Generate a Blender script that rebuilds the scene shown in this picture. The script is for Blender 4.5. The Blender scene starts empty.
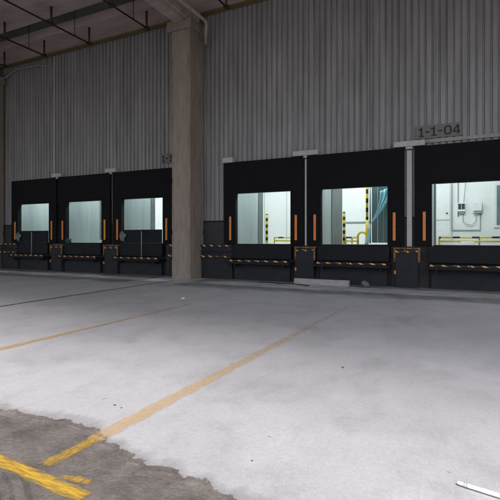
import bpy, bmesh, math, random
from mathutils import Vector, Matrix, noise
random.seed(7)
R = math.radians
sc = bpy.context.scene
col = sc.collection

# ------------------------------------------------------------------ materials
def new_mat(name):
    m = bpy.data.materials.new(name); m.use_nodes = True
    nt = m.node_tree
    return m, nt, nt.nodes, nt.links, nt.nodes['Principled BSDF']

def surf(name, c1, c2=None, rough=.7, scale=3., detail=6., bump=0., bscale=40., metal=0., stretch=None, spec=.5, contrast=(.3, .7), bdist=.01):
    """two-tone noisy surface in object space"""
    m, nt, N, L, b = new_mat(name)
    b.inputs['Roughness'].default_value = rough
    b.inputs['Metallic'].default_value = metal
    b.inputs['Specular IOR Level'].default_value = spec
    if c2 is None: c2 = tuple(x * .8 for x in c1)
    tc = N.new('ShaderNodeTexCoord'); mp = N.new('ShaderNodeMapping')
    L.new(tc.outputs['Object'], mp.inputs['Vector'])
    if stretch: mp.inputs['Scale'].default_value = stretch
    n = N.new('ShaderNodeTexNoise'); n.inputs['Scale'].default_value = scale; n.inputs['Detail'].default_value = detail; n.inputs['Roughness'].default_value = .65
    L.new(mp.outputs[0], n.inputs['Vector'])
    r = N.new('ShaderNodeValToRGB'); r.color_ramp.elements[0].position = contrast[0]; r.color_ramp.elements[1].position = contrast[1]
    r.color_ramp.elements[0].color = (*c2, 1); r.color_ramp.elements[1].color = (*c1, 1)
    L.new(n.outputs['Fac'], r.inputs[0]); L.new(r.outputs[0], b.inputs['Base Color'])
    if bump:
        n2 = N.new('ShaderNodeTexNoise'); n2.inputs['Scale'].default_value = bscale; n2.inputs['Detail'].default_value = 5
        L.new(tc.outputs['Object'], n2.inputs['Vector'])
        bp = N.new('ShaderNodeBump'); bp.inputs['Strength'].default_value = bump; bp.inputs['Distance'].default_value = bdist
        L.new(n2.outputs['Fac'], bp.inputs['Height']); L.new(bp.outputs[0], b.inputs['Normal'])
    return m

def emit(name, c, s):
    m, nt, N, L, b = new_mat(name)
    b.inputs['Base Color'].default_value = (.8, .8, .8, 1)
    b.inputs['Emission Color'].default_value = (*c, 1); b.inputs['Emission Strength'].default_value = s
    return m

def stripes(name, ca, cb, period, duty, axis=(1, 0, 0), rough=.6, wear=.0):
    """two paint colours alternating along an object-space direction, with scuffs"""
    m, nt, N, L, b = new_mat(name)
    b.inputs['Roughness'].default_value = rough
    tc = N.new('ShaderNodeTexCoord')
    d = N.new('ShaderNodeVectorMath'); d.operation = 'DOT_PRODUCT'; d.inputs[1].default_value = axis
    L.new(tc.outputs['Object'], d.inputs[0])
    dv = N.new('ShaderNodeMath'); dv.operation = 'DIVIDE'; dv.inputs[1].default_value = period
    L.new(d.outputs['Value'], dv.inputs[0])
    fr = N.new('ShaderNodeMath'); fr.operation = 'FRACT'; L.new(dv.outputs[0], fr.inputs[0])
    gt = N.new('ShaderNodeMath'); gt.operation = 'LESS_THAN'; gt.inputs[1].default_value = duty
    L.new(fr.outputs[0], gt.inputs[0])
    ns = N.new('ShaderNodeTexNoise'); ns.inputs['Scale'].default_value = 9; ns.inputs['Detail'].default_value = 6
    L.new(tc.outputs['Object'], ns.inputs['Vector'])
    ws = N.new('ShaderNodeMath'); ws.operation = 'GREATER_THAN'; ws.inputs[1].default_value = wear
    L.new(ns.outputs['Fac'], ws.inputs[0])
    mu = N.new('ShaderNodeMath'); mu.operation = 'MULTIPLY'; L.new(gt.outputs[0], mu.inputs[0]); L.new(ws.outputs[0], mu.inputs[1])
    mx = N.new('ShaderNodeMix'); mx.data_type = 'RGBA'
    mx.inputs['A'].default_value = (*cb, 1); mx.inputs['B'].default_value = (*ca, 1)
    L.new(mu.outputs[0], mx.inputs['Factor']); L.new(mx.outputs['Result'], b.inputs['Base Color'])
    return m

def paint(name, c1, c2, wear_lo, wear_hi, scale=9., stretch=(1, 1, 1), grad=None):
    """worn road paint: a noise mask lets the ground under it show; grad=(y0,y1,amount) wears it away with distance"""
    m, nt, N, L, b = new_mat(name)
    b.inputs['Roughness'].default_value = .75
    tc = N.new('ShaderNodeTexCoord'); mp = N.new('ShaderNodeMapping'); mp.inputs['Scale'].default_value = stretch
    L.new(tc.outputs['Object'], mp.inputs['Vector'])
    n = N.new('ShaderNodeTexNoise'); n.inputs['Scale'].default_value = scale; n.inputs['Detail'].default_value = 9; n.inputs['Roughness'].default_value = .7
    L.new(mp.outputs[0], n.inputs['Vector'])
    n2 = N.new('ShaderNodeTexNoise'); n2.inputs['Scale'].default_value = 2.3; n2.inputs['Detail'].default_value = 4
    L.new(tc.outputs['Object'], n2.inputs['Vector'])
    cr = N.new('ShaderNodeMix'); cr.data_type = 'RGBA'; cr.inputs['A'].default_value = (*c1, 1); cr.inputs['B'].default_value = (*c2, 1)
    L.new(n2.outputs['Fac'], cr.inputs['Factor']); L.new(cr.outputs['Result'], b.inputs['Base Color'])
    src = n.outputs['Fac']
    if grad:
        sp = N.new('ShaderNodeSeparateXYZ'); L.new(tc.outputs['Object'], sp.inputs[0])
        mr = N.new('ShaderNodeMapRange'); mr.inputs['From Min'].default_value = grad[0]; mr.inputs['From Max'].default_value = grad[1]
        mr.inputs['To Min'].default_value = 0; mr.inputs['To Max'].default_value = grad[2]
        L.new(sp.outputs['Y'], mr.inputs['Value'])
        sb = N.new('ShaderNodeMath'); sb.operation = 'SUBTRACT'; L.new(src, sb.inputs[0]); L.new(mr.outputs[0], sb.inputs[1]); src = sb.outputs[0]
    at = N.new('ShaderNodeAttribute'); at.attribute_name = 'thin'      # 0 in the middle of the stroke, 1 at its ragged rim
    sm = N.new('ShaderNodeMath'); sm.operation = 'MULTIPLY_ADD'; sm.inputs[1].default_value = -.42; L.new(at.outputs['Fac'], sm.inputs[0]); L.new(src, sm.inputs[2])
    r = N.new('ShaderNodeMapRange'); r.inputs['From Min'].default_value = wear_lo; r.inputs['From Max'].default_value = wear_hi
    L.new(sm.outputs[0], r.inputs['Value'])
    L.new(r.outputs[0], b.inputs['Alpha'])
    return m

M = {}
M['rib'] = surf('wall_sheet_metal', (.33, .33, .342), (.215, .217, .226), .5, 1.3, 7, stretch=(3, 1, .35), metal=0., bump=.1, bscale=8)
def add_sheets(m, width, amount):
    # each pressed sheet came from another batch: its own slight tone, plus dirt runs below the eaves
    N = m.node_tree.nodes; L = m.node_tree.links; b = N['Principled BSDF']; src = b.inputs['Base Color'].links[0].from_socket
    tc = N.new('ShaderNodeTexCoord'); sp = N.new('ShaderNodeSeparateXYZ'); L.new(tc.outputs['Object'], sp.inputs[0])
    dv = N.new('ShaderNodeMath'); dv.operation = 'DIVIDE'; dv.inputs[1].default_value = width; L.new(sp.outputs['X'], dv.inputs[0])
    fl = N.new('ShaderNodeMath'); fl.operation = 'FLOOR'; L.new(dv.outputs[0], fl.inputs[0])
    wn = N.new('ShaderNodeTexWhiteNoise'); wn.noise_dimensions = '1D'; L.new(fl.outputs[0], wn.inputs['W'])
    mr = N.new('ShaderNodeMapRange'); mr.inputs['To Min'].default_value = 1 - amount; mr.inputs['To Max'].default_value = 1 + amount * .4; L.new(wn.outputs['Value'], mr.inputs['Value'])
    mp = N.new('ShaderNodeMapping'); mp.inputs['Scale'].default_value = (9, 1, .22); L.new(tc.outputs['Object'], mp.inputs['Vector'])
    n = N.new('ShaderNodeTexNoise'); n.inputs['Scale'].default_value = 1.1; n.inputs['Detail'].default_value = 8; L.new(mp.outputs[0], n.inputs['Vector'])
    m2 = N.new('ShaderNodeMapRange'); m2.inputs['From Min'].default_value = .32; m2.inputs['From Max'].default_value = .55; m2.inputs['To Min'].default_value = .80; m2.inputs['To Max'].default_value = 1.; L.new(n.outputs['Fac'], m2.inputs['Value'])
    mu = N.new('ShaderNodeMath'); mu.operation = 'MULTIPLY'; L.new(mr.outputs[0], mu.inputs[0]); L.new(m2.outputs[0], mu.inputs[1])
    vm = N.new('ShaderNodeVectorMath'); vm.operation = 'SCALE'; L.new(src, vm.inputs[0]); L.new(mu.outputs[0], vm.inputs['Scale']); L.new(vm.outputs[0], b.inputs['Base Color'])
add_sheets(M['rib'], .8, .10)
M['seam'] = surf('seam_metal', (.13, .13, .13), (.09, .09, .09), .6, 2)
M['plinth'] = surf('dark_render', (.05, .05, .054), (.032, .032, .035), .85, 2.2, bump=.3)
M['liner'] = surf('room_panel', (.78, .80, .80), (.70, .73, .73), .5, .9, 4)
M['partition'] = surf('partition_panel', (.36, .42, .415), (.21, .26, .26), .35, .9, 4, stretch=(1.5, 1.5, .15))
M['track'] = surf('grey_track', (.12, .145, .145), (.08, .095, .10), .5, 3)
M['darkdoor'] = surf('dark_teal_plastic', (.045, .085, .085), (.025, .05, .055), .35, 4, stretch=(8, 1, .4))
M['roomfloor'] = surf('room_floor_paint', (.60, .62, .60), (.48, .50, .49), .5, 2)
M['black'] = surf('black_foam_fabric', (.0085, .0092, .0115), (.006, .0064, .008), .85, 4, bump=.5, bscale=5, spec=.18, bdist=.03)
M['rubber'] = surf('black_rubber', (.02, .021, .026), (.013, .014, .018), .8, 8, bump=.4, bscale=30, spec=.3)
M['steel_dark'] = surf('dark_painted_steel', (.013, .0145, .020), (.007, .008, .011), .7, 5, bump=.15, spec=.25)
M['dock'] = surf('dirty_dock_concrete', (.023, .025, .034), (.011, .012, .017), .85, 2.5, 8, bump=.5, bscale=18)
M['galv'] = surf('grey_painted_steel', (.50, .485, .50), (.36, .35, .36), .5, 6, stretch=(1, 1, .4), bump=.1)
M['orange'] = surf('orange_marker', (.80, .25, .04), (.60, .17, .03), .45, 8)
M['amber'] = surf('amber_marker', (.75, .36, .04), (.55, .25, .03), .45, 8)
M['dull_orange'] = surf('scuffed_orange_steel', (.30, .125, .03), (.022, .015, .012), .6, 7, contrast=(.40, .62))
M['yellow'] = surf('yellow_paint', (.66, .52, .03), (.50, .40, .03), .4, 7)
M['lipst'] = stripes('lip_stripes', (.85, .40, .13), (.012, .012, .015), .36, .36, (1, 0, 1.6), wear=.44)
M['edgest'] = stripes('edge_stripes', (.75, .38, .12), (.012, .012, .015), .33, .32, (1, 0, 1.5), wear=.45)
M['bolst'] = stripes('bollard_bands', (.66, .52, .03), (.012, .012, .012), .28, .5, (0, 0, 1))
M['polest'] = stripes('pole_bands', (.66, .52, .03), (.012, .012, .012), .36, .5, (0, 0, 1))
M['railst'] = stripes('rail_bands', (.70, .54, .05), (.02, .02, .02), .62, .62, (1, 0, 0))
M['column'] = surf('column_concrete', (.31, .262, .225), (.185, .152, .13), .85, 2.4, 9, stretch=(2.5, 2.5, .45), bump=.35, bscale=22)
M['beam'] = surf('beam_concrete', (.52, .43, .40), (.31, .25, .23), .9, 1.1, 8, stretch=(.5, 1.6, 1), bump=.2, bscale=10)
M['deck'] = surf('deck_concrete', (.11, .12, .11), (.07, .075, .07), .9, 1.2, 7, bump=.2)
M['trim'] = surf('ochre_trim', (.20, .15, .05), (.10, .08, .04), .8, 3)
M['pipe_dark'] = surf('rusty_dark_pipe', (.045, .03, .028), (.025, .018, .018), .6, 8)
M['pipe_red'] = surf('dull_red_pipe', (.08, .02, .018), (.04, .013, .012), .55, 8)
M['pipe_white'] = surf('dusty_white_pipe', (.42, .38, .35), (.28, .25, .23), .5, 6)
M['plank'] = surf('pale_grey_plank', (.44, .42, .44), (.27, .26, .27), .8, 5, 8, stretch=(.5, 3, 3), bump=.3)
M['stone'] = surf('grey_rubble', (.17, .17, .18), (.10, .10, .11), .9, 9, bump=.6)
M['cable'] = surf('black_cable', (.02, .02, .022), None, .6)
M['white'] = surf('white_plastic', (.80, .80, .74), (.70, .70, .66), .35, 5)
M['boxwhite'] = surf('box_white', (.72, .76, .76), (.64, .68, .68), .4, 5)
M['screen'] = surf('dark_screen', (.02, .03, .035), None, .15)
M['conduit'] = surf('grey_conduit', (.30, .36, .37), (.22, .27, .28), .4, 5)
M['glassgrey'] = surf('grey_window_panel', (.18, .24, .26), (.10, .14, .155), .15, 1.5)
M['drape'] = surf('light_blue_sheet', (.42, .72, .80), (.26, .56, .68), .4, 5, stretch=(6, 1, .6))
M['leaf'] = surf('dark_green_leaf', (.05, .11, .05), (.02, .05, .025), .6, 8)
M['sign'] = surf('sign_plate', (.17, .163, .165), (.13, .127, .128), .6, 5)
M['ink'] = surf('sign_black', (.022, .022, .024), None, .7)
M['lamp'] = emit('tube_light', (.92, 1., 1.), 128.)
M['tyre'] = paint('tyre_dust', (.10, .092, .085), (.13, .12, .11), .42, .75, 12, (1, 1, 1))
M['joint'] = paint('joint_dirt', (.085, .06, .05), (.17, .12, .08), .25, .6, 4, (3, .5, 1))
M['pl_near'] = paint('yellow_paint_bright', (.62, .38, .04), (.44, .26, .05), .30, .66, 8, (4, 1.6, 1))
M['pl_kerb'] = paint('yellow_paint_streaked', (.68, .43, .04), (.52, .31, .04), .26, .56, 6, (1.2, 9, 1))
M['pl_long'] = paint('orange_line_worn', (.68, .44, .19), (.62, .46, .28), .02, .78, 5, (2.5, 1.1, 1), grad=(2.6, 11, .50))
M['pl_far'] = paint('orange_line_faded', (.60, .36, .13), (.50, .36, .20), .05, .60, 5, (3, .7, 1), grad=(4.0, 9.5, .42))

def concrete_mat():
    m, nt, N, L, b = new_mat('poured_concrete')
    tc = N.new('ShaderNodeTexCoord')
    def nz(scale, det, st=(1, 1, 1), ro=.6, rot=0):
        mp = N.new('ShaderNodeMapping'); mp.inputs['Scale'].default_value = st; mp.inputs['Rotation'].default_value = (0, 0, rot)
        L.new(tc.outputs['Object'], mp.inputs['Vector'])
        n = N.new('ShaderNodeTexNoise'); n.inputs['Scale'].default_value = scale; n.inputs['Detail'].default_value = det; n.inputs['Roughness'].default_value = ro
        L.new(mp.outputs[0], n.inputs['Vector']); return n.outputs['Fac']
    def ramp(s, stops):
        r = N.new('ShaderNodeValToRGB')
        e = r.color_ramp.elements
        e[0].position, e[0].color = stops[0][0], (*stops[0][1], 1); e[1].position, e[1].color = stops[-1][0], (*stops[-1][1], 1)
        for p, c in stops[1:-1]:
            k = e.new(p); k.color = (*c, 1)
        L.new(s, r.inputs[0]); return r.outputs[0]
    def mul(a, b_, f=1.):
        x = N.new('ShaderNodeMix'); x.data_type = 'RGBA'; x.blend_type = 'MULTIPLY'; x.inputs['Factor'].default_value = f
        L.new(a, x.inputs['A']); L.new(b_, x.inputs['B']); return x.outputs['Result']
    # domain-warped clouds: trowelled laitance and dirt that dried in patches
    wn = N.new('ShaderNodeTexNoise'); wn.inputs['Scale'].default_value = .8; wn.inputs['Detail'].default_value = 3
    L.new(tc.outputs['Object'], wn.inputs['Vector'])
    wv = N.new('ShaderNodeVectorMath'); wv.operation = 'MULTIPLY_ADD'; wv.inputs[1].default_value = (1.6, 1.6, 0)
    L.new(wn.outputs['Color'], wv.inputs[0]); L.new(tc.outputs['Object'], wv.inputs[2])
    def wz(scale, det, ro=.6):
        n = N.new('ShaderNodeTexNoise'); n.inputs['Scale'].default_value = scale; n.inputs['Detail'].default_value = det; n.inputs['Roughness'].default_value = ro
        L.new(wv.outputs[0], n.inputs['Vector']); return n.outputs['Fac']
    big = ramp(wz(.22, 5), [(.30, (.45, .445, .465)), (.62, (.57, .56, .58))])
    swirl = ramp(wz(.9, 9, .68), [(.28, (.76, .76, .77)), (.45, (.95, .95, .95)), (.58, (1, 1, 1))])
    streak = ramp(nz(2.2, 9, (1.4, .8, 1), .7, .5), [(.30, (.88, .88, .875)), (.50, (1, 1, 1))])
    fine = mul(ramp(nz(26, 6, (1, 1, 1), .75), [(.32, (.88, .88, .88)), (.58, (1, 1, 1))]), ramp(nz(110, 3), [(.33, (.86, .86, .86)), (.56, (1.03, 1.03, 1.03))]))
    spot = ramp(nz(5.5, 3, (1, 1, 1), .5), [(.225, (.62, .61, .60)), (.26, (1, 1, 1))])
    L.new(mul(mul(mul(mul(big, swirl), streak), fine), spot), b.inputs['Base Color'])
    rr = N.new('ShaderNodeMapRange'); rr.inputs['To Min'].default_value = .42; rr.inputs['To Max'].default_value = .75
    L.new(nz(1.1, 6), rr.inputs['Value']); L.new(rr.outputs[0], b.inputs['Roughness'])
    b.inputs['Specular IOR Level'].default_value = .35
    bp = N.new('ShaderNodeBump'); bp.inputs['Strength'].default_value = .35; bp.inputs['Distance'].default_value = .006
    L.new(nz(9, 9, (1, 1.6, 1), .7), bp.inputs['Height']); L.new(bp.outputs[0], b.inputs['Normal'])
    return m
M['concrete'] = concrete_mat()

def asphalt_mat():
    m, nt, N, L, b = new_mat('worn_asphalt')
    tc = N.new('ShaderNodeTexCoord')
    n1 = N.new('ShaderNodeTexNoise'); n1.inputs['Scale'].default_value = 4.; n1.inputs['Detail'].default_value = 9; n1.inputs['Roughness'].default_value = .7
    n2 = N.new('ShaderNodeTexNoise'); n2.inputs['Scale'].default_value = 38.; n2.inputs['Detail'].default_value = 7; n2.inputs['Roughness'].default_value = .75
    v = N.new('ShaderNodeTexVoronoi'); v.feature = 'F1'; v.inputs['Scale'].default_value = 30
    for x in (n1, n2, v): L.new(tc.outputs['Object'], x.inputs['Vector'])
    r1 = N.new('ShaderNodeValToRGB'); e = r1.color_ramp.elements
    e[0].position, e[0].color = .33, (.098, .084, .076, 1); e[1].position, e[1].color = .66, (.215, .19, .176, 1)
    L.new(n1.outputs['Fac'], r1.inputs[0])
    r2 = N.new('ShaderNodeValToRGB'); e = r2.color_ramp.elements
    e[0].position, e[0].color = .30, (.78, .78, .78, 1); e[1].position, e[1].color = .62, (1.08, 1.08, 1.08, 1)
    L.new(n2.outputs['Fac'], r2.inputs[0])
    mx = N.new('ShaderNodeMix'); mx.data_type = 'RGBA'; mx.blend_type = 'MULTIPLY'; mx.inputs['Factor'].default_value = 1
    L.new(r1.outputs[0], mx.inputs['A']); L.new(r2.outputs[0], mx.inputs['B']); L.new(mx.outputs['Result'], b.inputs['Base Color'])
    b.inputs['Roughness'].default_value = .72
    ad = N.new('ShaderNodeMath'); ad.operation = 'ADD'; L.new(n2.outputs['Fac'], ad.inputs[0]); L.new(v.outputs['Distance'], ad.inputs[1])
    bp = N.new('ShaderNodeBump'); bp.inputs['Strength'].default_value = .5; bp.inputs['Distance'].default_value = .010
    L.new(ad.outputs[0], bp.inputs['Height']); L.new(bp.outputs[0], b.inputs['Normal'])
    return m
M['asphalt'] = asphalt_mat()
def crumb_mat():
    m = M['asphalt'].copy(); m.name = 'asphalt_crumbs'; N = m.node_tree.nodes; L = m.node_tree.links; b = N['Principled BSDF']
    tc = N.new('ShaderNodeTexCoord'); n = N.new('ShaderNodeTexNoise'); n.inputs['Scale'].default_value = 16; n.inputs['Detail'].default_value = 9; n.inputs['Roughness'].default_value = .68
    L.new(tc.outputs['Object'], n.inputs['Vector'])
    at = N.new('ShaderNodeAttribute'); at.attribute_name = 'thin'
    a = N.new('ShaderNodeMath'); a.operation = 'MULTIPLY_ADD'; a.inputs[1].default_value = -.5; L.new(at.outputs['Fac'], a.inputs[0]); L.new(n.outputs['Fac'], a.inputs[2])
    r = N.new('ShaderNodeMapRange'); r.inputs['From Min'].default_value = .22; r.inputs['From Max'].default_value = .27; L.new(a.outputs[0], r.inputs['Value'])
    L.new(r.outputs[0], b.inputs['Alpha']); return m
M['crumbs'] = crumb_mat()

# ------------------------------------------------------------------ mesh helpers
class MB:
    def __init__(s): s.bm = bmesh.new()
    def box(s, x0, x1, y0, y1, z0, z1, bev=0.):
        b = bmesh.new()
        bmesh.ops.create_cube(b, size=1)
        bmesh.ops.scale(b, vec=(x1 - x0, y1 - y0, z1 - z0), verts=b.verts)
        bmesh.ops.translate(b, vec=((x0 + x1) / 2, (y0 + y1) / 2, (z0 + z1) / 2), verts=b.verts)
        if bev: bmesh.ops.bevel(b, geom=list(b.edges), offset=bev, segments=2, profile=.7, affect='EDGES')
        me = bpy.data.meshes.new('t'); b.to_mesh(me); b.free(); s.bm.from_mesh(me); bpy.data.meshes.remove(me)
        return s
    def tube(s, pts, r, n=10, cap=True):
        pts = [Vector(p) for p in pts]; rings = []
        up = Vector((0, 0, 1))
        for i, p in enumerate(pts):
            t = ((pts[i] - pts[i - 1]).normalized() if i else Vector()) + ((pts[i + 1] - pts[i]).normalized() if i < len(pts) - 1 else Vector())
            t.normalize()
            a = t.cross(up)
            if a.length < .05: a = t.cross(Vector((0, 1, 0)))
            a.normalize(); c = a.cross(t).normalized()
            rr = r[i] if isinstance(r, (list, tuple)) else r
            rings.append([s.bm.verts.new(p + (a * math.cos(k * 2 * math.pi / n) + c * math.sin(k * 2 * math.pi / n)) * rr) for k in range(n)])
        for q, w in zip(rings, rings[1:]):
            for k in range(n):
                f = s.bm.faces.new((q[k], q[(k + 1) % n], w[(k + 1) % n], w[k])); f.smooth = True
        if cap:
            s.bm.faces.new(rings[0][::-1]); s.bm.faces.new(rings[-1])
        return s
    def quad(s, *p):
        s.bm.faces.new([s.bm.verts.new(q) for q in p]); return s
    def build(s, name, mat, parent=None):
        bmesh.ops.recalc_face_normals(s.bm, faces=s.bm.faces)
        me = bpy.data.meshes.new(name); s.bm.to_mesh(me); s.bm.free()
        me.materials.append(mat)
        o = bpy.data.objects.new(name, me); col.objects.link(o)
        if parent:
            o.parent = parent
            o.matrix_parent_inverse = Matrix.Identity(4)
        return o

def tag(o, label, cat, group=None, kind=None):
    o['label'] = label; o['category'] = cat
    if group: o['group'] = group
    if kind: o['kind'] = kind
    return o
def empty(name, loc, label, cat, group=None):
    o = bpy.data.objects.new(name, None); o.location = loc; o.empty_display_size = .2; col.objects.link(o)
    return tag(o, label, cat, group)
def structure(o): o['kind'] = 'structure'; return o
def copy_tree(o, parent=None):
    c = o.copy(); col.objects.link(c); c.parent = parent
    for ch in o.children: copy_tree(ch, c)
    return c

# ------------------------------------------------------------------ dimensions measured from the photograph
WALL = 14.8; SH = 14.62; SILL = 1.34; HEAD = 3.22
BAYS = [-19.05, -15.70, -12.35, -6.77, -3.46, .05]
OW = 1.10     # half the opening
SW = 1.60     # half the shelter
XL, XR = -46., 9.

# ------------------------------------------------------------------ ground
g = MB(); S = 400
g.quad((-S, -S, 0), (S, -S, 0), (S, S, 0), (-S, S, 0))
structure(g.build('ground', M['asphalt']))

edge_ctl = [(-44, 2.9), (-20, 2.75), (-10, 2.6), (-5.5, 2.5), (-3.71, 2.52), (-3.53, 2.58), (-3.28, 2.58), (-2.94, 2.6), (-2.72, 2.6),
            (-2.61, 2.55), (-2.42, 2.44), (-2.13, 2.4), (-1.83, 2.35), (-1.49, 2.3), (-1.3, 2.28), (-.9, 2.2), (0, 2.05), (3, 1.9), (16, 1.6)]
edge = []
for (xa, ya), (xb, yb) in zip(edge_ctl, edge_ctl[1:]):
    n = max(2, int((xb - xa) / (.012 if -6 < xa < 3 else .12)))
    for i in range(n):
        t = i / n; x = xa + (xb - xa) * t; y = ya + (yb - ya) * t
        w = .05 * noise.noise(Vector((x * 2.2, 3.1, 0))) + .055 * noise.noise(Vector((x * 7, 0, 5))) + .024 * noise.noise(Vector((x * 17, 7, 0))) + .008 * noise.noise(Vector((x * 41, 2, 0)))
        edge.append((x, y + w))
edge.append((16, 1.6))
bm = bmesh.new(); T = .007
low = [bm.verts.new((x, y - .018, .001)) for x, y in edge]
lip = [bm.verts.new((x, y, T * .8)) for x, y in edge]
up = [bm.verts.new((x, y + .05, T)) for x, y in edge]
far = [bm.verts.new((x, 14.78, T)) for x, y in edge]
for i in range(len(edge) - 1):
    for q, w in ((low, lip), (lip, up), (up, far)):
        bm.faces.new((q[i], q[i + 1], w[i + 1], w[i]))
for f in bm.faces: f.smooth = True
bmesh.ops.recalc_face_normals(bm, faces=bm.faces)
me = bpy.data.meshes.new('concrete_pavement'); bm.to_mesh(me); bm.free(); me.materials.append(M['concrete'])
o = bpy.data.objects.new('concrete_pavement', me); col.objects.link(o); structure(o)

def slab_z(x, y):
    ye = min(edge, key=lambda e: abs(e[0] - x))[1]; d = y - ye
    if d < -.018: return .001
    if d < 0: return .001 + (T * .8 - .001) * (d + .018) / .018
    return T * .8 + T * .2 * min(d / .05, 1)
def strip(name, mat, x0, y0, x1, y1, w, z, jitter=.006, seg=.04, drape=False):
    a = Vector((x0, y0)); b = Vector((x1, y1)); d = b - a; n = max(2, int(d.length / seg)); p = Vector((-d.y, d.x)).normalized()
    bm = bmesh.new(); lay = bm.verts.layers.float.new('thin'); rows = []
    for i in range(n + 1):
        c = a + d * i / n
        j1 = jitter * noise.noise(Vector((c.x * 7, c.y * 7, 1))) * 2; j2 = jitter * noise.noise(Vector((c.x * 7, c.y * 7, 9))) * 2
        if drape: z = max(slab_z(c.x - w / 2, c.y), slab_z(c.x + w / 2, c.y), slab_z(c.x, c.y)) + .004 if c.y < 2.9 else ZC
        row = []
        endf = max(0, 1 - min(i, n - i) * d.length / n / .05)
        for q in (-1.25, -.8, -.35, .35, .8, 1.25):
            o_ = q * (w / 2 + (j1 if q > 0 else j2)); v = bm.verts.new((c.x + p.x * o_, c.y + p.y * o_, z))
            v[lay] = max({1.25: 1., .8: .25, .35: 0.}[abs(q)], endf); row.append(v)
        rows.append(row)
    for q, w_ in zip(rows, rows[1:]):
        for k in range(5): bm.faces.new((q[k], w_[k], w_[k + 1], q[k + 1]))
    bmesh.ops.recalc_face_normals(bm, faces=bm.faces)
    for f in bm.faces:
        if f.normal.z < 0: f.normal_flip()
    me = bpy.data.meshes.new(name); bm.to_mesh(me); bm.free(); me.materials.append(mat)
    o = bpy.data.objects.new(name, me); col.objects.link(o); return structure(o)
ZC = T + .004
strip('road_marking', M['pl_near'], -2.60, 2.05, -2.575, 2.60, .14, .004, .006, .015, True)
strip('road_marking', M['pl_long'], -2.57, 2.50, -2.45, 10.5, .15, ZC, .008, .015, True)
strip('road_marking', M['pl_far'], -5.84, 2.62, -5.84, 8.8, .13, ZC)
strip('expansion_joint', M['joint'], -9.40, 2.8, -9.66, 13.3, .14, ZC)
strip('road_marking', M['pl_kerb'], -4.6, 2.10, -2.03, 1.925, .12, .005, .004)
strip('road_marking', M['pl_near'], -2.40, 2.04, -2.10, 2.05, .10, .005, .03)
def fringe(name, mat, offs, seed):
    bm = bmesh.new(); lay = bm.verts.layers.float.new('thin'); rows = []
    for x, y in edge:
        if not -7 < x < 2.2: continue
        k = .55 + .9 * max(0, noise.noise(Vector((x * 1.1, seed, 0))) + .25)
        row = []
        for o_, t in offs:
            yy = y + o_ * (k if o_ > .09 else 1); zz = -.0036 if o_ <= -.07 else -.0022 if o_ <= -.04 else .001 if o_ <= -.018 else (T * .8 if o_ <= 0 else T * .8 + T * .2 * min(o_ / .05, 1)); v = bm.verts.new((x, yy, zz + (.0028 if seed == 4 else .0042))); v[lay] = t; row.append(v)
        rows.append(row)
    for q, w_ in zip(rows, rows[1:]):
        for k in range(len(q) - 1): bm.faces.new((q[k], w_[k], w_[k + 1], q[k + 1]))
    bmesh.ops.recalc_face_normals(bm, faces=bm.faces)
    me = bpy.data.meshes.new(name); bm.to_mesh(me); bm.free(); me.materials.append(mat)
    o = bpy.data.objects.new(name, me); col.objects.link(o); structure(o)
fringe('damp_stain', paint('damp_cement', (.40, .385, .39), (.33, .315, .32), .0, .75, 3.5), [(-.018, 0), (0, 0), (.012, .1), (.05, .35), (.14, .7), (.34, 1.7)], 4)
fringe('asphalt_crumbs', M['crumbs'], [(-.08, .6), (-.05, .0), (-.018, 0), (0, .0), (.03, .25), (.07, .7), (.12, 1.2)], 9)
# rubber dirt where lorries back up, plus painted shade over the lamps' spill
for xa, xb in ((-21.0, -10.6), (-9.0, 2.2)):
    strip('dock_dirt_shade', paint('dock_dirt_shade', (.19, .188, .194), (.13, .128, .132), .14, .88, 1.3, (.7, 1.3, 1)), xa, 13.3, xb, 13.3, 3.0, ZC + .001, .12, .3)
# curved tyre scuffs in the near left corner
for rad, w in ((1.05, .02), (1.13, .014), (1.22, .02)):
    pts = [(-3.1 + rad * math.cos(R(a)), .86 + rad * math.sin(R(a)) * .95) for a in range(28, 110, 3)]
    mb = MB()
    for p, q in zip(pts, pts[1:]):
        d = Vector((q[0] - p[0], q[1] - p[1])).normalized() * w
        mb.quad((p[0] - d.y, p[1] + d.x, .0035), (q[0] - d.y, q[1] + d.x, .0035), (q[0] + d.y, q[1] - d.x, .0035), (p[0] + d.y, p[1] - d.x, .0035))
    structure(mb.build('tyre_mark', M['tyre']))

# ------------------------------------------------------------------ warehouse building
wh = empty('warehouse', (-8, WALL, 0), 'long grey warehouse with ribbed metal wall and a row of lit loading doors', 'building')
def wpart(mb, name, mat):
    o = mb.build(name, mat, wh); o.location = -wh.location; return o
bm = bmesh.new(); pitch = .2; prof = [(0, .05), (.128, .05), (.146, 0), (.182, 0)]
xs = []
x = XL
while x < XR:
    for dx, dy in prof: xs.append((x + dx, WALL - dy))
    x += pitch
def zlow(x): return 4.1 if any(abs(x - b) < SW - .05 for b in BAYS) else 2.17
prev = None
for i in range(len(xs) - 1):
    (xa, ya), (xb, yb) = xs[i], xs[i + 1]; z = zlow((xa + xb) / 2)
    f = bm.faces.new([bm.verts.new(p) for p in ((xa, ya, z), (xb, yb, z), (xb, yb, 10.54), (xa, ya, 10.54))])
me = bpy.data.meshes.new('ribbed_wall'); bm.to_mesh(me); bm.free(); me.materials.append(M['rib'])
o = bpy.data.objects.new('ribbed_wall', me); col.objects.link(o); o.parent = wh; o.location = -wh.location
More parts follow.
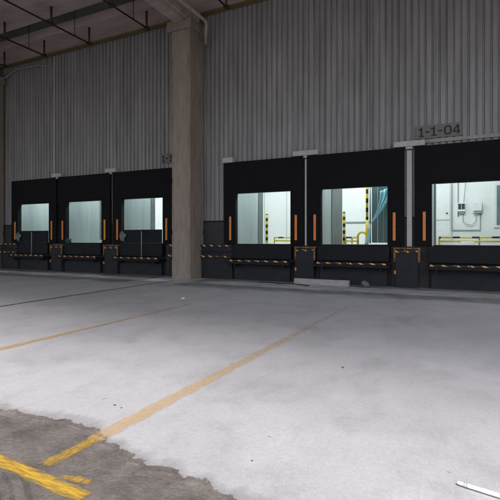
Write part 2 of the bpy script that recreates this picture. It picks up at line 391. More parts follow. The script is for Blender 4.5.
# masonry liner wall behind the ribbed sheet, with a hole at each door
lw = MB(); prevx = XL
for b in BAYS:
    lw.box(prevx, b - OW, 14.81, 14.87, 0, 4.6); prevx = b + OW
    lw.box(b - OW, b + OW, 14.81, 14.87, HEAD, 4.6)
lw.box(prevx, XR, 14.81, 14.87, 0, 4.6); lw.box(XL, XR, 14.81, 14.87, 4.6, 10.54)
wpart(lw, 'liner_wall', M['partition'])
prevx = XL
for b in BAYS + [99]:
    wpart(MB().box(prevx, min(b - OW - .1, XR), 14.74, 14.808, 0, 2.17), 'base_wall', M['plinth']); prevx = b + OW + .1
prevx = XL
for b in BAYS + [99]:
    x1 = min(b - SW, XR)
    if x1 - prevx > .3: wpart(MB().box(prevx, x1, 14.71, 14.808, 2.171, 2.215), 'wall_ledge', M['steel_dark'])
    prevx = b + SW
wpart(MB().box(-1.55, XR, 14.70, 14.755, 4.49, 4.60), 'flashing', M['rib'])
wpart(MB().box(-2.945, -2.915, 14.745, 14.757, 4.5, 10.54), 'seam_cover', M['seam'])
wpart(MB().box(-17.78, -17.70, 14.735, 14.757, 4.5, 10.2), 'seam_cover', M['galv'])
# the lit room
rm = MB(); rm.box(XL + 20, XR, 14.871, 19.6, SILL - .3, SILL - .04)
wpart(rm, 'room_floor', M['roomfloor'])
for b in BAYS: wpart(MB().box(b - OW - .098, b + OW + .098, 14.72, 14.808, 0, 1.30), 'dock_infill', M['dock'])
wpart(MB().box(XL + 20, XR, 14.872, 19.6, 0, SILL - .302), 'foundation', M['dock'])
wpart(MB().box(XL + 20, XR, 19.5, 19.6, SILL - .04, 6.2), 'back_wall', M['liner'])
wpart(MB().box(XL + 20, XR, 14.871, 19.6, 6.2, 6.3), 'room_ceiling', M['liner'])
wpart(MB().box(XR - .1, XR, 14.871, 19.5, SILL - .04, 6.2), 'room_side_wall', M['liner'])
wpart(MB().box(XL + 20, XL + 20.1, 14.871, 19.5, SILL - .04, 6.2), 'room_side_wall', M['liner'])
ends = [1.9, 1.9, 1.75, 1.8, 1.15, 1.3]; tracks = [.3, .3, .3, .42, 1.45, .5]
for i, b in enumerate(BAYS):
    yend = 14.87 + ends[i]
    wpart(MB().box(b - OW - .14, b - OW - .03, 14.872, yend, SILL - .04, 4.0), 'partition', M['partition'])
    wpart(MB().box(b + OW + .03, b + OW + .14, 14.872, yend, SILL - .04, 4.0), 'partition', M['partition'])
    for s in (-1, 1):
        x0 = b + s * (OW + .085)
        wpart(MB().box(x0 - .085, x0 + .085, yend + .002, yend + tracks[i], SILL - .04, 4.02), 'door_track', M['track'])
# panel joints and skirting on the room's back wall
pj = MB()
for x in (-8.9, -7.75, -6.6, -5.45, -3.15, -2.0, -.64):
    pj.box(x - .008, x + .008, 19.488, 19.499, SILL, 6.1)
wpart(pj, 'panel_joint', M['conduit'])

# roof edge and canopy
cn = empty('canopy', (-9.7, 8, 10), 'brown concrete canopy of deep beams over the loading yard', 'canopy')
def cpart(mb, name, mat):
    o = mb.build(name, mat, cn); o.location = -cn.location; return o
CY0 = -2.6; CXR = 6.5
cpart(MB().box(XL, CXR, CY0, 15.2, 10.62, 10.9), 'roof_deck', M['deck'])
cpart(MB().box(XL, -11.5, -9, CY0 - .01, 10.62, 10.9), 'roof_deck', M['deck'])  # unseen roof extension, added only to darken the left part of the wall
cpart(MB().box(XL, CXR - .1, 14.45, 14.69, 10.19, 10.247), 'edge_trim', M['trim'])
GX = [-33.7, -21.7, -9.7, 2.3]
segs = [(XL, -34.06), (-33.34, -22.06), (-21.34, -10.06), (-9.34, 1.94), (2.66, CXR)]
for (y0, y1) in ((13.2, 14.69), (10.3, 12.2), (7.4, 9.3), (4.5, 6.4), (1.6, 3.5), (-1.3, .6)):
    for a, b in segs:
        cpart(MB().box(a, b, y0, y1, 10.25, 10.618, .02), 'beam', M['beam'])
for x in GX:
    gb = MB().box(x - .36, x + .36, CY0 + .02, 14.44, 9.72, 10.617, .02)
    gb.box(x - .20, x + .20, CY0 + .02, 13.6, 9.60, 9.715, .01)
    cpart(gb, 'girder', M['beam'])

# columns
labels = ['large brown concrete column standing between the left and right trios of doors',
          'concrete column cut off by the left edge of the picture',
          'concrete column right of the last loading door, beside the 1-1-04 door',]
def chipped_shaft():
    bm = bmesh.new(); n = 150; cx = (.41, .48); rows = []
    for i in range(n + 1):
        z = 9.33 * i / n; ring = []
        for sx, sy in ((-1, -1), (1, -1), (1, 1), (-1, 1)):
            for k in (0, 1):
                q = noise.noise(Vector((sx * 3, sy * 3, z * 3.1))); q2 = noise.noise(Vector((sx * 7, sy * 5, z * 9)))
                ch = .018 + max(0, q - .18) * .09 * (1.6 if z < 2.5 else .7) + .008 * q2
                first = (k == 0) == (sx * sy > 0)
                ring.append(bm.verts.new((sx * (cx[0] - (0 if first else ch)), sy * (cx[1] - (ch if first else 0)), z)))
        rows.append(ring)
    for q, w_ in zip(rows, rows[1:]):
        for k in range(8): bm.faces.new((q[k], q[(k + 1) % 8], w_[(k + 1) % 8], w_[k]))
    bm.faces.new(rows[0][::-1]); bm.faces.new(rows[-1]); mb = MB(); mb.bm.free(); mb.bm = bm; return mb
c0 = empty('concrete_column', (-9.7, 14.18, 0), labels[0], 'column', 'columns carrying the canopy')
sh = chipped_shaft(); sh.build('shaft', M['column'], c0)
MB().box(-.58, .5, -.56, .5, 9.335, 9.71, .02).build('capital', M['column'], c0)
MB().box(-.30, .30, -.4835, -.478, .0, 9.3).build('patched_face', surf('column_patch', (.33, .28, .24), (.23, .193, .165), .85, 5, 9, stretch=(1.5, 1.5, .4), bump=.3), c0)
for x, l in ((-21.7, labels[1]), (2.3, labels[2])):
    c = copy_tree(c0); c.location.x = x; c['label'] = l

# pipes under the canopy
SP = [(-19.5, 'leftmost sprinkler pipe under the canopy, near the left edge of the picture'),
      (-16.8, 'second sprinkler pipe from the left under the canopy, over the second door'),
      (-14.1, 'third sprinkler pipe from the left under the canopy, with a long visible run'),
      (-11.1, 'sprinkler pipe under the canopy just left of the big column'),
      (-7.6, 'sprinkler pipe under the canopy just right of the big column')]
pr = None
for x, l in SP:
    if pr is None:
        pr = empty('sprinkler_pipe', (x, 9.0, 9.6), l, 'sprinkler pipe', 'sprinkler pipes hanging under the canopy')
        MB().tube([(0, -5.5, 0), (0, 4.6, 0)], .032).build('pipe', M['pipe_dark'], pr)
        for y in (4.45, 2.6, .05, -2.8):
            MB().tube([(0, y, -.07), (0, y, .66)], .042, 8).build('drop_bracket', M['pipe_red'], pr)
            MB().box(-.09, .09, y - .06, y + .06, -.045, .045, .01).build('clamp', M['pipe_dark'], pr)
        for y in (3.7, .85, -2.0):
            MB().tube([(0, y, .03), (0, y, 1.0)], .014, 6).build('hanger_rod', M['pipe_dark'], pr)
    else:
        c = copy_tree(pr); c.location.x = x; c['label'] = l
dp = MB(); dp.tube([(-8.8, 3.4, 9.62), (-8.8, 13.9, 9.62), (-8.79, 14.02, 9.60), (-8.82, 14.10, 9.52), (-9.06, 14.42, 8.95)], .062, 12)
tag(dp.build('drain_pipe', M['pipe_white']), 'dusty white drain pipe bending at the top of the big column', 'pipe')
wc = empty('wall_conduit', (-21.3, 14.6, 9.7), 'thin pale conduit stepping along the top of the wall at far left', 'conduit')
cd = MB().tube([(-21.45, 14.45, 9.55), (-21.0, 14.6, 9.70), (-20.89, 14.62, 9.78), (-20.3, 14.65, 9.97), (-19.5, 14.66, 9.95), (-18.67, 14.66, 9.92), (-18.45, 14.66, 9.84), (-17.95, 14.66, 9.76), (-17.85, 14.66, 10.2)], .028, 8).build('conduit_pipe', M['pipe_white'], wc); cd.location = -wc.location
cd = MB().tube([(-21.5, 14.3, 9.5), (-21.2, 14.55, 9.62)], .10, 12).build('pipe_elbow', M['pipe_white'], wc); cd.location = -wc.location

# ------------------------------------------------------------------ dock shelters
SL = ['black dock shelter at the far left end of the row, over a half closed door',
      'black dock shelter second from the left, its open door with a leaf at its foot',
      'black dock shelter just left of the big column, over a half closed door',
      'black dock shelter just right of the big column',
      'black dock shelter whose doorway shows a light blue sheet and a yellow pole',
      'black dock shelter at the right edge of the picture, below the 1-1-04 sign']
ds = None; shelters = []
for i, (b, l) in enumerate(zip(BAYS, SL)):
    if ds is None:
        ds = empty('dock_shelter', (b, SH, 1.3), l, 'dock shelter', 'black dock shelters around the loading doors')
        h = MB()
        h.box(-SW, SW, 0, .12, HEAD - 1.3, 3.10, .012)
        h.box(-SW + .02, SW - .02, .11, .185, HEAD - 1.295, 3.12)
        h.build('head_pad', M['black'], ds)
        for s in (-1, 1):
            xa, xb = sorted((s * OW, s * (SW - .003)))
            MB().box(xa, xb, .002, .185, .0, HEAD - 1.301, .006).build('side_pad', M['black'], ds)
        for s in (-1, 1):
            MB().box(s * 1.31 - .043, s * 1.31 + .043, -.03, .0, .17, 1.06, .012).build('marker_strip', M['orange'], ds)
        r = ds
    else:
        r = copy_tree(ds); r.location.x = b; r['label'] = l
    shelters.append(r)
for r in (shelters[0], shelters[1]):
    ms = [c for c in r.children if c.name.startswith('marker_strip')]
    k = 0 if r is shelters[0] else 1
    ms[k].data = ms[k].data.copy(); ms[k].data.materials[0] = M['amber']; ms[k]['label'] = 'yellower marker strip'

# T-shaped steel posts between the shelters
post_x = [(-17.375, 'grey T-shaped post end between the two leftmost dock shelters', .03), (-14.025, 'grey T-shaped post end between the second and third dock shelters', .03),
          (-5.115, 'thin light grey T-shaped steel post between the two dock shelters right of the column', .035), (-1.70, 'broad light grey T-shaped steel post below the left end of the 1-1-04 sign', .075)]
for x, l, w in post_x:
    p = empty('steel_post', (x, 14.66, 1.28), l, 'post', 'T-shaped posts between the dock shelters')
    MB().box(-w, w, .0 if x > -10 else .09, .07 if x > -10 else .12, 0, 3.02, .008).build('stem', M['galv'] if x > -10 else M['rubber'], p)
    cw = .46 if x > -10 else .30
    yb = -.10
    MB().box(-cw, cw, yb, .08, 3.06 + .07, 3.30, .012).build('cap', M['galv'], p)
    gb = MB(); gb.box(-w - .03, w + .03, -.08, .069, 3.05, 3.128, .02); gb.build('gusset', M['galv'], p)
tag(MB().box(-8.37, -7.95, 14.52, 14.72, 4.38, 4.57, .012).build('steel_bracket', M['galv']), 'light grey bracket on the top left corner of the shelter right of the column', 'bracket')

# ------------------------------------------------------------------ dock levelers under each door
LL = ['dark dock leveler with dashed lip under the far left door', 'dark dock leveler with dashed lip under the fully open second door',
      'dark dock leveler with dashed lip under the door left of the big column', 'dark dock leveler with dashed lip under the door right of the big column',
      'dark dock leveler behind the grey plank lying on the ground', 'dark dock leveler with dashed lip under the 1-1-04 door']
dl = None
for b, l in zip(BAYS, LL):
    if dl is None:
        dl = empty('dock_leveler', (b, 14.5, 0), l, 'dock leveler', 'dock levelers below the loading doors')
        MB().box(-1.18, 1.18, -.02, .45, .80, 1.275, .01).build('deck_front', M['steel_dark'], dl)
        MB().box(-1.05, 1.05, -.012, .42, 1.278, 1.335, .006).build('deck_plate', M['steel_dark'], dl)
        MB().box(-1.22, 1.22, -.30, .2, .60, .70, .012).build('lip', M['steel_dark'], dl)
        MB().box(-1.12, 1.12, -.27, -.24, .702, .752).build('hazard_strip', M['lipst'], dl)
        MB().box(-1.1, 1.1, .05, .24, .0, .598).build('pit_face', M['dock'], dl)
        for s in (-1, 1):
            MB().box(s * .95 - .03, s * .95 + .03, -.24, .04, .50, .598).build('lip_hinge', M['rubber'], dl)
    else:
        c = copy_tree(dl); c.location.x = b; c['label'] = l

# piers between the doors with a painted steel edge
PI_ = [(-17.2, .40, 'dark dock pier with orange edged top between the first and second doors from the left', 1),
       (-13.85, .42, 'dark dock pier with orange edged top between the second and third doors from the left', 1),
       (-5.06, .37, 'dark dock pier with orange edged top behind the left end of the grey plank', 1),
       (-1.75, .39, 'dark dock pier with orange edged top below the broad T-shaped post', 1)]
for x, w, l, k in PI_:
    p = empty('dock_pier', (x, 14.42, 0), l, 'dock pier', 'dock piers between the doors')
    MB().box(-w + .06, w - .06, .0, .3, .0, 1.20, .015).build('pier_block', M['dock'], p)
    MB().box(-w, w, -.03, .28, 1.203, 1.25, .005).build('edge_angle', M['dull_orange'], p)
    MB().box(-w + .05, w - .05, -.022, -.003, 1.10, 1.16).build('hazard_strip', M['edgest'], p)
    for s in (-1, 1):
        MB().box(s * (w - .03) - .03, s * (w - .03) + .03, -.03, .02, .80, 1.201, .004).build('side_angle', M['dull_orange'], p)
    MB().box(-w + .02, -w + .07, -.05, -.005, .42, .54, .008).build('reflector', M['orange'], p)
# wide pier faces beside the columns
for x0, x1, l in ((-9.25, -7.93, 'wide dock wall with two dashed edge strips right of the big column'),
                  (-21.25, -19.95, 'wide dark dock wall left of the far left door'),
                  (-10.82, -10.15, 'dock wall mostly hidden behind the big column')):
    p = empty('dock_wall', ((x0 + x1) / 2, 14.42, 0), l, 'dock wall', 'wide dock walls beside the columns')
    w = (x1 - x0) / 2
    MB().box(-w, w, .03, .3, 0, 1.22, .01).build('wall_block', M['dock'], p)
    MB().box(-w, w, -.02, .29, 1.222, 1.30, .006).build('edge_plate', M['steel_dark'], p)
    MB().box(-w, w, -.026, -.021, 1.225, 1.29).build('hazard_strip', M['edgest'], p)
    MB().box(-w, w, -.03, .028, 1.02, 1.06).build('rub_rail', M['rubber'], p)
    MB().box(-w, w, -.035, .028, .80, .90, .005).build('bumper_rail', M['rubber'], p)
    MB().box(-w, w, -.041, -.036, .815, .885).build('hazard_strip', M['edgest'], p)

# half closed doors: a dark plate with a support rod (far left door and the one left of the column)
for b, w, l in ((BAYS[0], 0, 'dark plate closing the lower part of the far left door, propped by a rod'), (BAYS[2], 1, 'dark plate closing the lower part of the door left of the column')):
    p = empty('lower_door_plate', (b, 14.56, SILL), l, 'door plate', 'dark plates in half open doors')
    MB().box(-OW + .02, OW - .02, .02, .07, .0, .56, .01).build('plate', M['steel_dark'], p)
    MB().box(-OW + .02, OW - .02, .0, .018, .50, .555, .004).build('top_rail', M['rubber'], p)
    MB().tube([(.22, -.19, .5), (.22, -.19, -.62)], .018, 8).build('support_rod', M['conduit'], p)
    MB().box(.19, .25, -.2, .0, .46, .50).build('rod_bracket', M['rubber'], p)
    # curled pale corner of plastic sheet
    pv = MB(); bmv = pv.bm; rows = []
    for i in range(9):
        a = i / 8; rows.append([bmv.verts.new((-OW + .04 + .34 * t + .12 * a * a, -.03 - .10 * math.sin(a * 2.6) * (1 - t), .48 - .42 * a - .10 * t * t + .05 * math.sin(6 * t))) for t in (0, .33, .66, 1 - .75 * a)])
    for q, w_ in zip(rows, rows[1:]):
        for k in range(3): f = bmv.faces.new((q[k], q[k + 1], w_[k + 1], w_[k])); f.smooth = True
    pv.build('curled_sheet', M['track'], p)

# ------------------------------------------------------------------ things inside the lit room
def bollard(x, y, z1, label):
    p = empty('striped_bollard', (x, y, SILL - .04), label, 'bollard', 'short striped bollards inside the doors')
    h = z1 - SILL + .04
    MB().tube([(0, 0, .012), (0, 0, h - .03), (0, 0, h)], [.057, .057, .035], 14).build('post', M['bolst'], p)
    MB().box(-.11, .11, -.11, .11, 0, .012).build('base_plate', M['yellow'], p)
bollard(-7.93, 17.62, 2.6, 'yellow and black bollard seen through the door right of the column')
bollard(-4.60, 17.9, 2.62, 'yellow and black bollard left of the yellow hoop rail')
bollard(-1.13, 16.95, 2.5, 'yellow and black bollard at the left jamb of the 1-1-04 door')
p = empty('striped_pole', (-3.61, 17.6, SILL - .04), 'tall yellow and black pole beside the light blue sheet', 'pole')
MB().tube([(0, 0, .96), (0, 0, 3.3)], .052, 14).build('striped_sleeve', M['polest'], p)
MB().tube([(0, 0, 0), (0, 0, .958)], .06, 14).build('lower_post', M['yellow'], p)
hp = [(-3.97, 17.6, SILL - .04)] + [(-3.80 - .17 * math.cos(R(a)), 17.6, 1.62 + .16 * math.sin(R(a))) for a in range(0, 181, 20)] + [(-3.63, 17.48, SILL - .04)]
tag(MB().tube(hp, .045, 12).build('hoop_rail', M['yellow']), 'yellow hoop shaped guard rail at the foot of the tall striped pole', 'guard rail')
def rail(x0, x1, y, label, double=True):
    p = empty('guard_rail', ((x0 + x1) / 2, y, SILL - .04), label, 'guard rail', 'low yellow guard rails inside the doors'); w = (x1 - x0) / 2
    MB().tube([(-w, 0, .27), (w, 0, .27)], .035, 10).build('top_rail', M['railst'], p)
    if double: MB().tube([(-w, 0, .13), (w, 0, .13)], .032, 10).build('lower_rail', M['yellow'], p)
    n = max(2, int(2 * w / .95))
    for i in range(n + 1):
        x = -w + 2 * w * i / n
        MB().tube([(x, .04, 0), (x, .04, .30)], .03, 10).build('rail_post', M['yellow'], p)
rail(-1.0, 1.6, 17.5, 'low yellow and black guard rail across the 1-1-04 doorway')
rail(-7.75, -5.6, 18.0, 'low yellow guard rail seen through the door right of the column')
rail(-4.5, -4.0, 17.75, 'short low yellow guard rail left of the hoop')
# hanging dark strip curtain, light blue sheet
p = empty('strip_curtain', (-2.9, 17.35, SILL), 'dark teal plastic strip curtain behind the light blue sheet', 'strip curtain')
for k in range(5):
    x = -.48 + k * .22
    MB().box(x, x + .215, -.004 + .012 * (k % 2), .006 + .012 * (k % 2), .03, 2.4).build('curtain_strip', M['darkdoor'], p)
MB().box(-.52, .66, -.03, .03, 2.4, 2.5).build('curtain_rail', M['galv'], p)
MB().tube([(-.535, -.03, 0), (-.535, -.03, 2.5)], .03, 10).build('curtain_post', M['track'], p)
bmv = bmesh.new(); rows = []
for i in range(25):
    t = i / 24; 
    zc = 3.37 - 2.0 * t
    if t < .66: u = t / .66; xc = -2.72 - .60 * u ** 1.7; hw = .20 * (1 - u) ** .8 + .035
    else: u = (t - .66) / .34; xc = -3.32 - .10 * u; hw = .025 + .05 * u
    rows.append([bmv.verts.new((xc + hw * s, 16.75 + .045 * math.sin(s * 9 + t * 3) * (hw / .12), zc + .10 * s * (1 - t))) for s in [k / 6 - 1 for k in range(13)]])
for q, w_ in zip(rows, rows[1:]):
    for k in range(12): f = bmv.faces.new((q[k], q[k + 1], w_[k + 1], w_[k])); f.smooth = True
me = bpy.data.meshes.new('hanging_sheet'); bmv.to_mesh(me); bmv.free(); me.materials.append(M['drape'])
o = bpy.data.objects.new('hanging_sheet', me); col.objects.link(o); md = o.modifiers.new('thick', 'SOLIDIFY'); md.thickness = .006
tag(o, 'light blue plastic sheet tied to the tall striped pole', 'plastic sheet')

# wall equipment behind the 1-1-04 door
Y = 19.46
p = empty('control_box', (-.30, Y, 2.78), 'small control box with dark screen on the white room wall', 'control box')
MB().box(-.145, .145, -.10, .02, -.18, .17, .015).build('housing', M['boxwhite'], p)
MB().box(-.115, -.005, -.107, -.10, -.10, .12).build('screen', M['screen'], p); MB().box(.01, .12, -.107, -.10, -.10, .12).build('screen', M['screen'], p)
MB().box(-.10, .10, -.06, .02, -.26, -.181).build('cable_gland', M['conduit'], p)
p = empty('junction_box', (.27, Y, 2.76), 'white junction box with hanging cable loop on the room wall', 'junction box')
MB().box(-.15, .15, -.12, .02, -.15, .17, .015).build('housing', M['boxwhite'], p)
MB().box(-.09, .13, -.09, .02, -.25, -.151).build('connector', M['conduit'], p)
lp = [(-.42, -.03, 1.0), (-.46, -.03, .55), (-.50, -.03, .1), (-.50, -.03, -.2)] + [(-.28 + .24 * math.cos(R(a)), -.04, -.45 + .24 * math.sin(R(a))) for a in range(170, 450, 20)] + [(-.02, -.03, -.24)]
MB().tube(lp, .013, 6).build('cable_loop', M['conduit'], p)
cdt = MB(); cdt.tube([(-.64, Y, 5.5), (-.64, Y, 1.86), (.36, Y, 1.86), (.36, Y, 2.5)], .022, 8); cdt.tube([(-.42, Y + .01, 5.5), (-.42, Y + .01, 2.4)], .018, 8)
tag(cdt.build('wall_conduit', M['conduit']), 'grey conduits running round the control box on the white room wall', 'conduit')
p = empty('cabinet', (-.95, 19.32, SILL - .04), 'white cabinet with round black knob left of the control box', 'cabinet')
MB().box(-.42, .24, 0, .17, 0, 3.0, .01).build('body', M['boxwhite'], p)
MB().box(-.42, .24, -.012, -.002, .96, .985).build('trim', M['conduit'], p)
MB().tube([(.13, -.05, 1.24), (.13, -.001, 1.24)], .032, 12).build('knob', M['ink'], p)
p = empty('room_window', (1.18, 19.47, 1.95), 'tall grey framed window at the right edge of the lit room', 'window')
MB().box(-.36, .36, -.03, .02, 0, 1.72, .01).build('frame', M['boxwhite'], p)
MB().box(-.26, .26, -.042, -.031, .10, 1.62).build('pane', M['glassgrey'], p)
tag(MB().box(-4.95, -3.9, 19.44, 19.49, 2.22, 2.27, .006).build('wall_rail', M['conduit']), 'thin grey wall rail seen behind the hoop rail', 'wall rail')
bx = MB().box(-.30, .14, 17.05, 17.3, SILL - .04, SILL + .09, .03)
tag(bx.build('plastic_sack', M['white']), 'small crumpled white sack on the floor by the 1-1-04 door rail', 'sack')
# room luminaires
lamps = [(-19.4, 'far left'), (-16.2, 'second'), (-12.6, 'third'), (-7.2, 'fourth'), (-3.9, 'fifth'), (-.4, 'sixth')]
proto = None
for x, l in lamps:
    if proto is None:
        proto = empty('room_lamp', (x, 16.2, 5.2), '', 'ceiling lamp', 'tube lamps on the ceiling of the lit room')
        MB().box(-.75, .75, -.10, .10, .03, .10, .01).build('housing', M['boxwhite'], proto)
        for s in (-1, 1): MB().tube([(-.7, s * .05, 0), (.7, s * .05, 0)], .022, 8).build('tube', M['lamp'], proto)
        for s in (-1, 1): MB().tube([(s * .6, 0, .1), (s * .6, 0, 1.0)], .01, 6).build('hanger', M['conduit'], proto)
        c = proto
    else:
        c = copy_tree(proto); c.location.x = x
    c['label'] = 'twin tube lamp hanging over the %s loading door from the left' % l.replace('far left', 'first')

# ------------------------------------------------------------------ signs
def sign(x0, x1, zc, hgt, text, label):
    p = empty('number_sign', ((x0 + x1) / 2, 14.74, zc), label, 'sign', 'number signs above the doors'); w = (x1 - x0) / 2
    MB().box(-w, w, -.03, .0, -hgt / 2, hgt / 2, .006).build('plate', M['sign'], p)
    t = .05; H = hgt * .70; mb = MB(); cx = -w + .19; y0, y1 = -.037, -.031; B = -H / 2
    for ch in text:
        if ch == '1':
            mb.box(cx - t / 2, cx + t / 2, y0, y1, B, H / 2); mb.box(cx - .085, cx - t / 2 - .001, y0, y1, H / 2 - .075, H / 2 - .03)
            mb.box(cx - .075, cx - t / 2 - .001, y0, y1, B, B + .035); mb.box(cx + t / 2 + .001, cx + .075, y0, y1, B, B + .035); cx += .175
        elif ch == '-':
            mb.box(cx - .06, cx + .06, y0, y1, -.022, .022); cx += .185
        elif ch == '0':
            cx += .03; n = 28; ro, ri = (.105, H / 2), (.058, H / 2 - .045)
            P = [[(cx + q[0] * math.copysign(abs(math.cos(k * 2 * math.pi / n)) ** .75, math.cos(k * 2 * math.pi / n)), y0, q[1] * math.copysign(abs(math.sin(k * 2 * math.pi / n)) ** .75, math.sin(k * 2 * math.pi / n))) for k in range(n)] for q in (ro, ri)]
            for k in range(n): mb.quad(P[0][k], P[0][(k + 1) % n], P[1][(k + 1) % n], P[1][k])
            cx += .24
        elif ch == '4':
            mb.box(cx + .02, cx + .02 + t, y0, y1, B, H / 2)
            mb.box(cx - .11, cx + .10, y0 - .001, y1, B + .06, B + .10)
            mb.quad((cx - .11, y0 - .002, B + .10), (cx - .055, y0 - .002, B + .10), (cx + .022, y0 - .002, H / 2 - .05), (cx + .022, y0 - .002, H / 2))
    return mb.build('lettering', M['ink'], p)
sign(-1.54, -.21, 4.83, .40, '1-1-04', 'grey sign reading 1-1-04 above the right hand doors')
sign(-11.45, -10.12, 4.80, .40, '1-1-', 'grey sign partly hidden by the big column, starting 1-1')

# ------------------------------------------------------------------ loose things on the ground
def at(x, y): return (x, y)
pk = MB().box(-.93, .93, -.09, .09, 0, .19, .012)
o = pk.build('grey_plank', M['plank']); o.location = (-4.36, 14.02, T); o.rotation_euler.z = R(-3)
tag(o, 'long pale grey plank lying on the ground before the blue sheet door', 'plank')
bm = bmesh.new(); bmesh.ops.create_icosphere(bm, subdivisions=3, radius=.13)
for v in bm.verts: v.co *= 1 + .42 * noise.noise(v.co * 7) + .15 * noise.noise(v.co * 22); v.co.z *= .8
for f in bm.faces: f.smooth = True
me = bpy.data.meshes.new('rubble_stone'); bm.to_mesh(me); bm.free(); me.materials.append(M['stone'])
o = bpy.data.objects.new('rubble_stone', me); col.objects.link(o); o.location = (-2.95, 14.05, T + .1)
tag(o, 'round grey stone right of the plank', 'stone')
def wire(pts, r, name, mat, label, cat):
    P = [Vector(p) for p in pts]; out = []
    for i in range(len(P) - 1):
        p0 = P[max(i - 1, 0)]; p1 = P[i]; p2 = P[i + 1]; p3 = P[min(i + 2, len(P) - 1)]
        for k in range(8):
            t = k / 8
            out.append(.5 * ((2 * p1) + (p2 - p0) * t + (2 * p0 - 5 * p1 + 4 * p2 - p3) * t * t + (3 * p1 - p0 - 3 * p2 + p3) * t ** 3))
    out.append(P[-1])
    return tag(MB().tube(out, r, 8).build(name, mat), label, cat)
z = T + .02
wire([(-6.5, 13.75, z), (-6.1, 13.95, z), (-5.75, 13.72, z), (-5.4, 13.9, z), (-5.0, 13.7, z), (-4.6, 13.5, z)], .016, 'ground_cable', M['cable'], 'black cable lying on the ground left of the plank', 'cable')
p = empty('white_tube', (0, 3.03, T), 'white plastic tube with dark rings lying near the lower right corner', 'tube')
tb = MB().tube([(-.075, .015, .022), (-.065, .013, .022), (-.025, .005, .022), (.5, -.10, .022)], [.004, .011, .013, .013], 12).build('shaft', M['white'], p)
for q in (-.032, -.018): MB().tube([(q, .0065 - (q + .032) * .2, .022), (q + .005, .0055 - (q + .032) * .2, .022)], .0138, 12).build('ring', M['conduit'], p)
tag(MB().box(-6.57, -6.49, 9.30, 9.36, T, T + .03, .01).build('paper_scrap', M['white']), 'tiny white scrap on the concrete right of the faded line', 'scrap')
# small stones and chips near the broken concrete edge, each its own pebble
pm = []
for k in range(4):
    bm = bmesh.new(); bmesh.ops.create_icosphere(bm, subdivisions=2, radius=1)
    for v in bm.verts: v.co *= 1 + .35 * noise.noise(v.co * 1.4 + Vector((k * 5, 0, 0)))
    me = bpy.data.meshes.new('grit'); bm.to_mesh(me); bm.free(); me.materials.append(M['stone']); pm.append(me)
gm = bmesh.new()
for k in range(900):
    x = random.uniform(-4.6, -.9); i = min(range(0, len(edge), 4), key=lambda j: abs(edge[j][0] - x)); ye = edge[i][1]
    y = ye - abs(random.gauss(0, .16)) - .01; r = random.uniform(.0015, .0055)
    t = bmesh.new(); t.from_mesh(pm[k % 4])
    bmesh.ops.transform(t, matrix=Matrix.Translation((x, y, r * .4)) @ Matrix.Rotation(random.random() * 6, 4, 'Z') @ Matrix.Diagonal((r, r * .8, r * .6, 1)), verts=t.verts)
    tm = bpy.data.meshes.new('t'); t.to_mesh(tm); t.free(); gm.from_mesh(tm); bpy.data.meshes.remove(tm)
me = bpy.data.meshes.new('gravel_grit'); gm.to_mesh(me); gm.free(); me.materials.append(M['asphalt'])
o = bpy.data.objects.new('gravel_grit', me); col.objects.link(o)
tag(o, 'loose grit along the broken edge of the concrete', 'grit', kind='stuff')
spots = [(-2.93, 3.10, 'two dark chips left of the long orange line', .012), (-2.83, 3.08, None, .009), (-1.35, 2.75, 'dark chip on the pale concrete right of the orange line', .008),
         (-1.35, 5.2, 'small dark chip in the middle of the concrete yard', .017)]
for x, y, l, r in spots:
    o = bpy.data.objects.new('stone_chip', pm[0]); col.objects.link(o); o.location = (x, y, T + r * .4); o.scale = (r, r * .8, r * .6)
    tag(o, l or 'smaller of the two dark chips left of the orange line', 'stone chip', 'dark chips on the concrete')
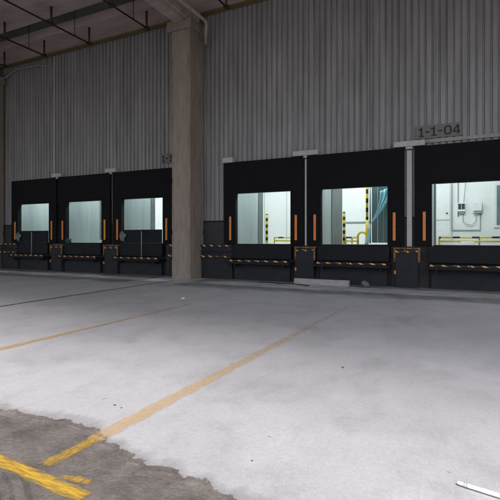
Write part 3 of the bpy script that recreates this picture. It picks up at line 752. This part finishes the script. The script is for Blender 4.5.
# leaf tuft at the foot of the second door, white cup by its right jamb
p = empty('leaf_sprig', (-16.35, 14.42, 1.30), 'small green leafy sprig at the lower left of the second door', 'plant')
lf = MB()
for k in range(22):
    a = random.random() * 6.28; e = random.uniform(.3, 1.3); d = Vector((math.cos(a) * math.cos(e), math.sin(a) * math.cos(e) * .4, math.sin(e))) * random.uniform(.15, .36)
    s = Vector((-d.z, 0, d.x)).normalized() * .05
    lf.quad((0, 0, 0), tuple(d * .6 + s), tuple(d), tuple(d * .6 - s))
lf.build('leaves', M['leaf'], p)
tag(MB().tube([(-14.42, 14.42, 1.34), (-14.42, 14.42, 1.47)], [.05, .07], 12).build('white_cup', M['white']), 'white cup at the lower right of the second door', 'cup')

# ------------------------------------------------------------------ light
w = bpy.data.worlds.new('World'); sc.world = w; w.use_nodes = True
N = w.node_tree.nodes; L = w.node_tree.links
sky = N.new('ShaderNodeTexSky'); sky.sky_type = 'NISHITA'; sky.sun_disc = False
EL, AZ = 51, 158       # sun behind the camera, to its right
sky.sun_elevation = R(EL); sky.sun_rotation = R(AZ); sky.dust_density = 3.; sky.air_density = 1.
hs = N.new('ShaderNodeHueSaturation'); hs.inputs['Saturation'].default_value = .72
bg = N['Background']; bg.inputs['Strength'].default_value = .12
L.new(sky.outputs[0], hs.inputs['Color']); L.new(hs.outputs[0], bg.inputs[0])
ld = bpy.data.lights.new('sun', 'SUN'); ld.energy = 1.85; ld.angle = R(15); ld.color = (1, .98, .96)
lo = bpy.data.objects.new('sun', ld); col.objects.link(lo)
az = R(AZ); d = Vector((math.sin(az) * math.cos(R(EL)), math.cos(az) * math.cos(R(EL)), math.sin(R(EL))))
lo.rotation_euler = d.to_track_quat('Z', 'Y').to_euler(); lo.location = d * 60

# ------------------------------------------------------------------ camera
cam = bpy.data.cameras.new('camera'); co = bpy.data.objects.new('camera', cam); col.objects.link(co)
cam.sensor_width = 36; cam.lens = 36 * 443 / 500; cam.shift_y = -.024; cam.clip_end = 1500; cam.clip_start = .05
co.location = (0, 0, 1.55); co.rotation_euler = (R(90), 0, R(26.4))
sc.camera = co
sc.view_settings.view_transform = 'Standard'; sc.view_settings.look = 'None'; sc.view_settings.gamma = 1
sc.view_settings.use_curve_mapping = False; sc.view_settings.exposure = .86
sc.render.engine = 'CYCLES'; sc.cycles.use_denoising = True; sc.cycles.max_bounces = 10; sc.cycles.diffuse_bounces = 6
sc.cycles.sample_clamp_indirect = 6
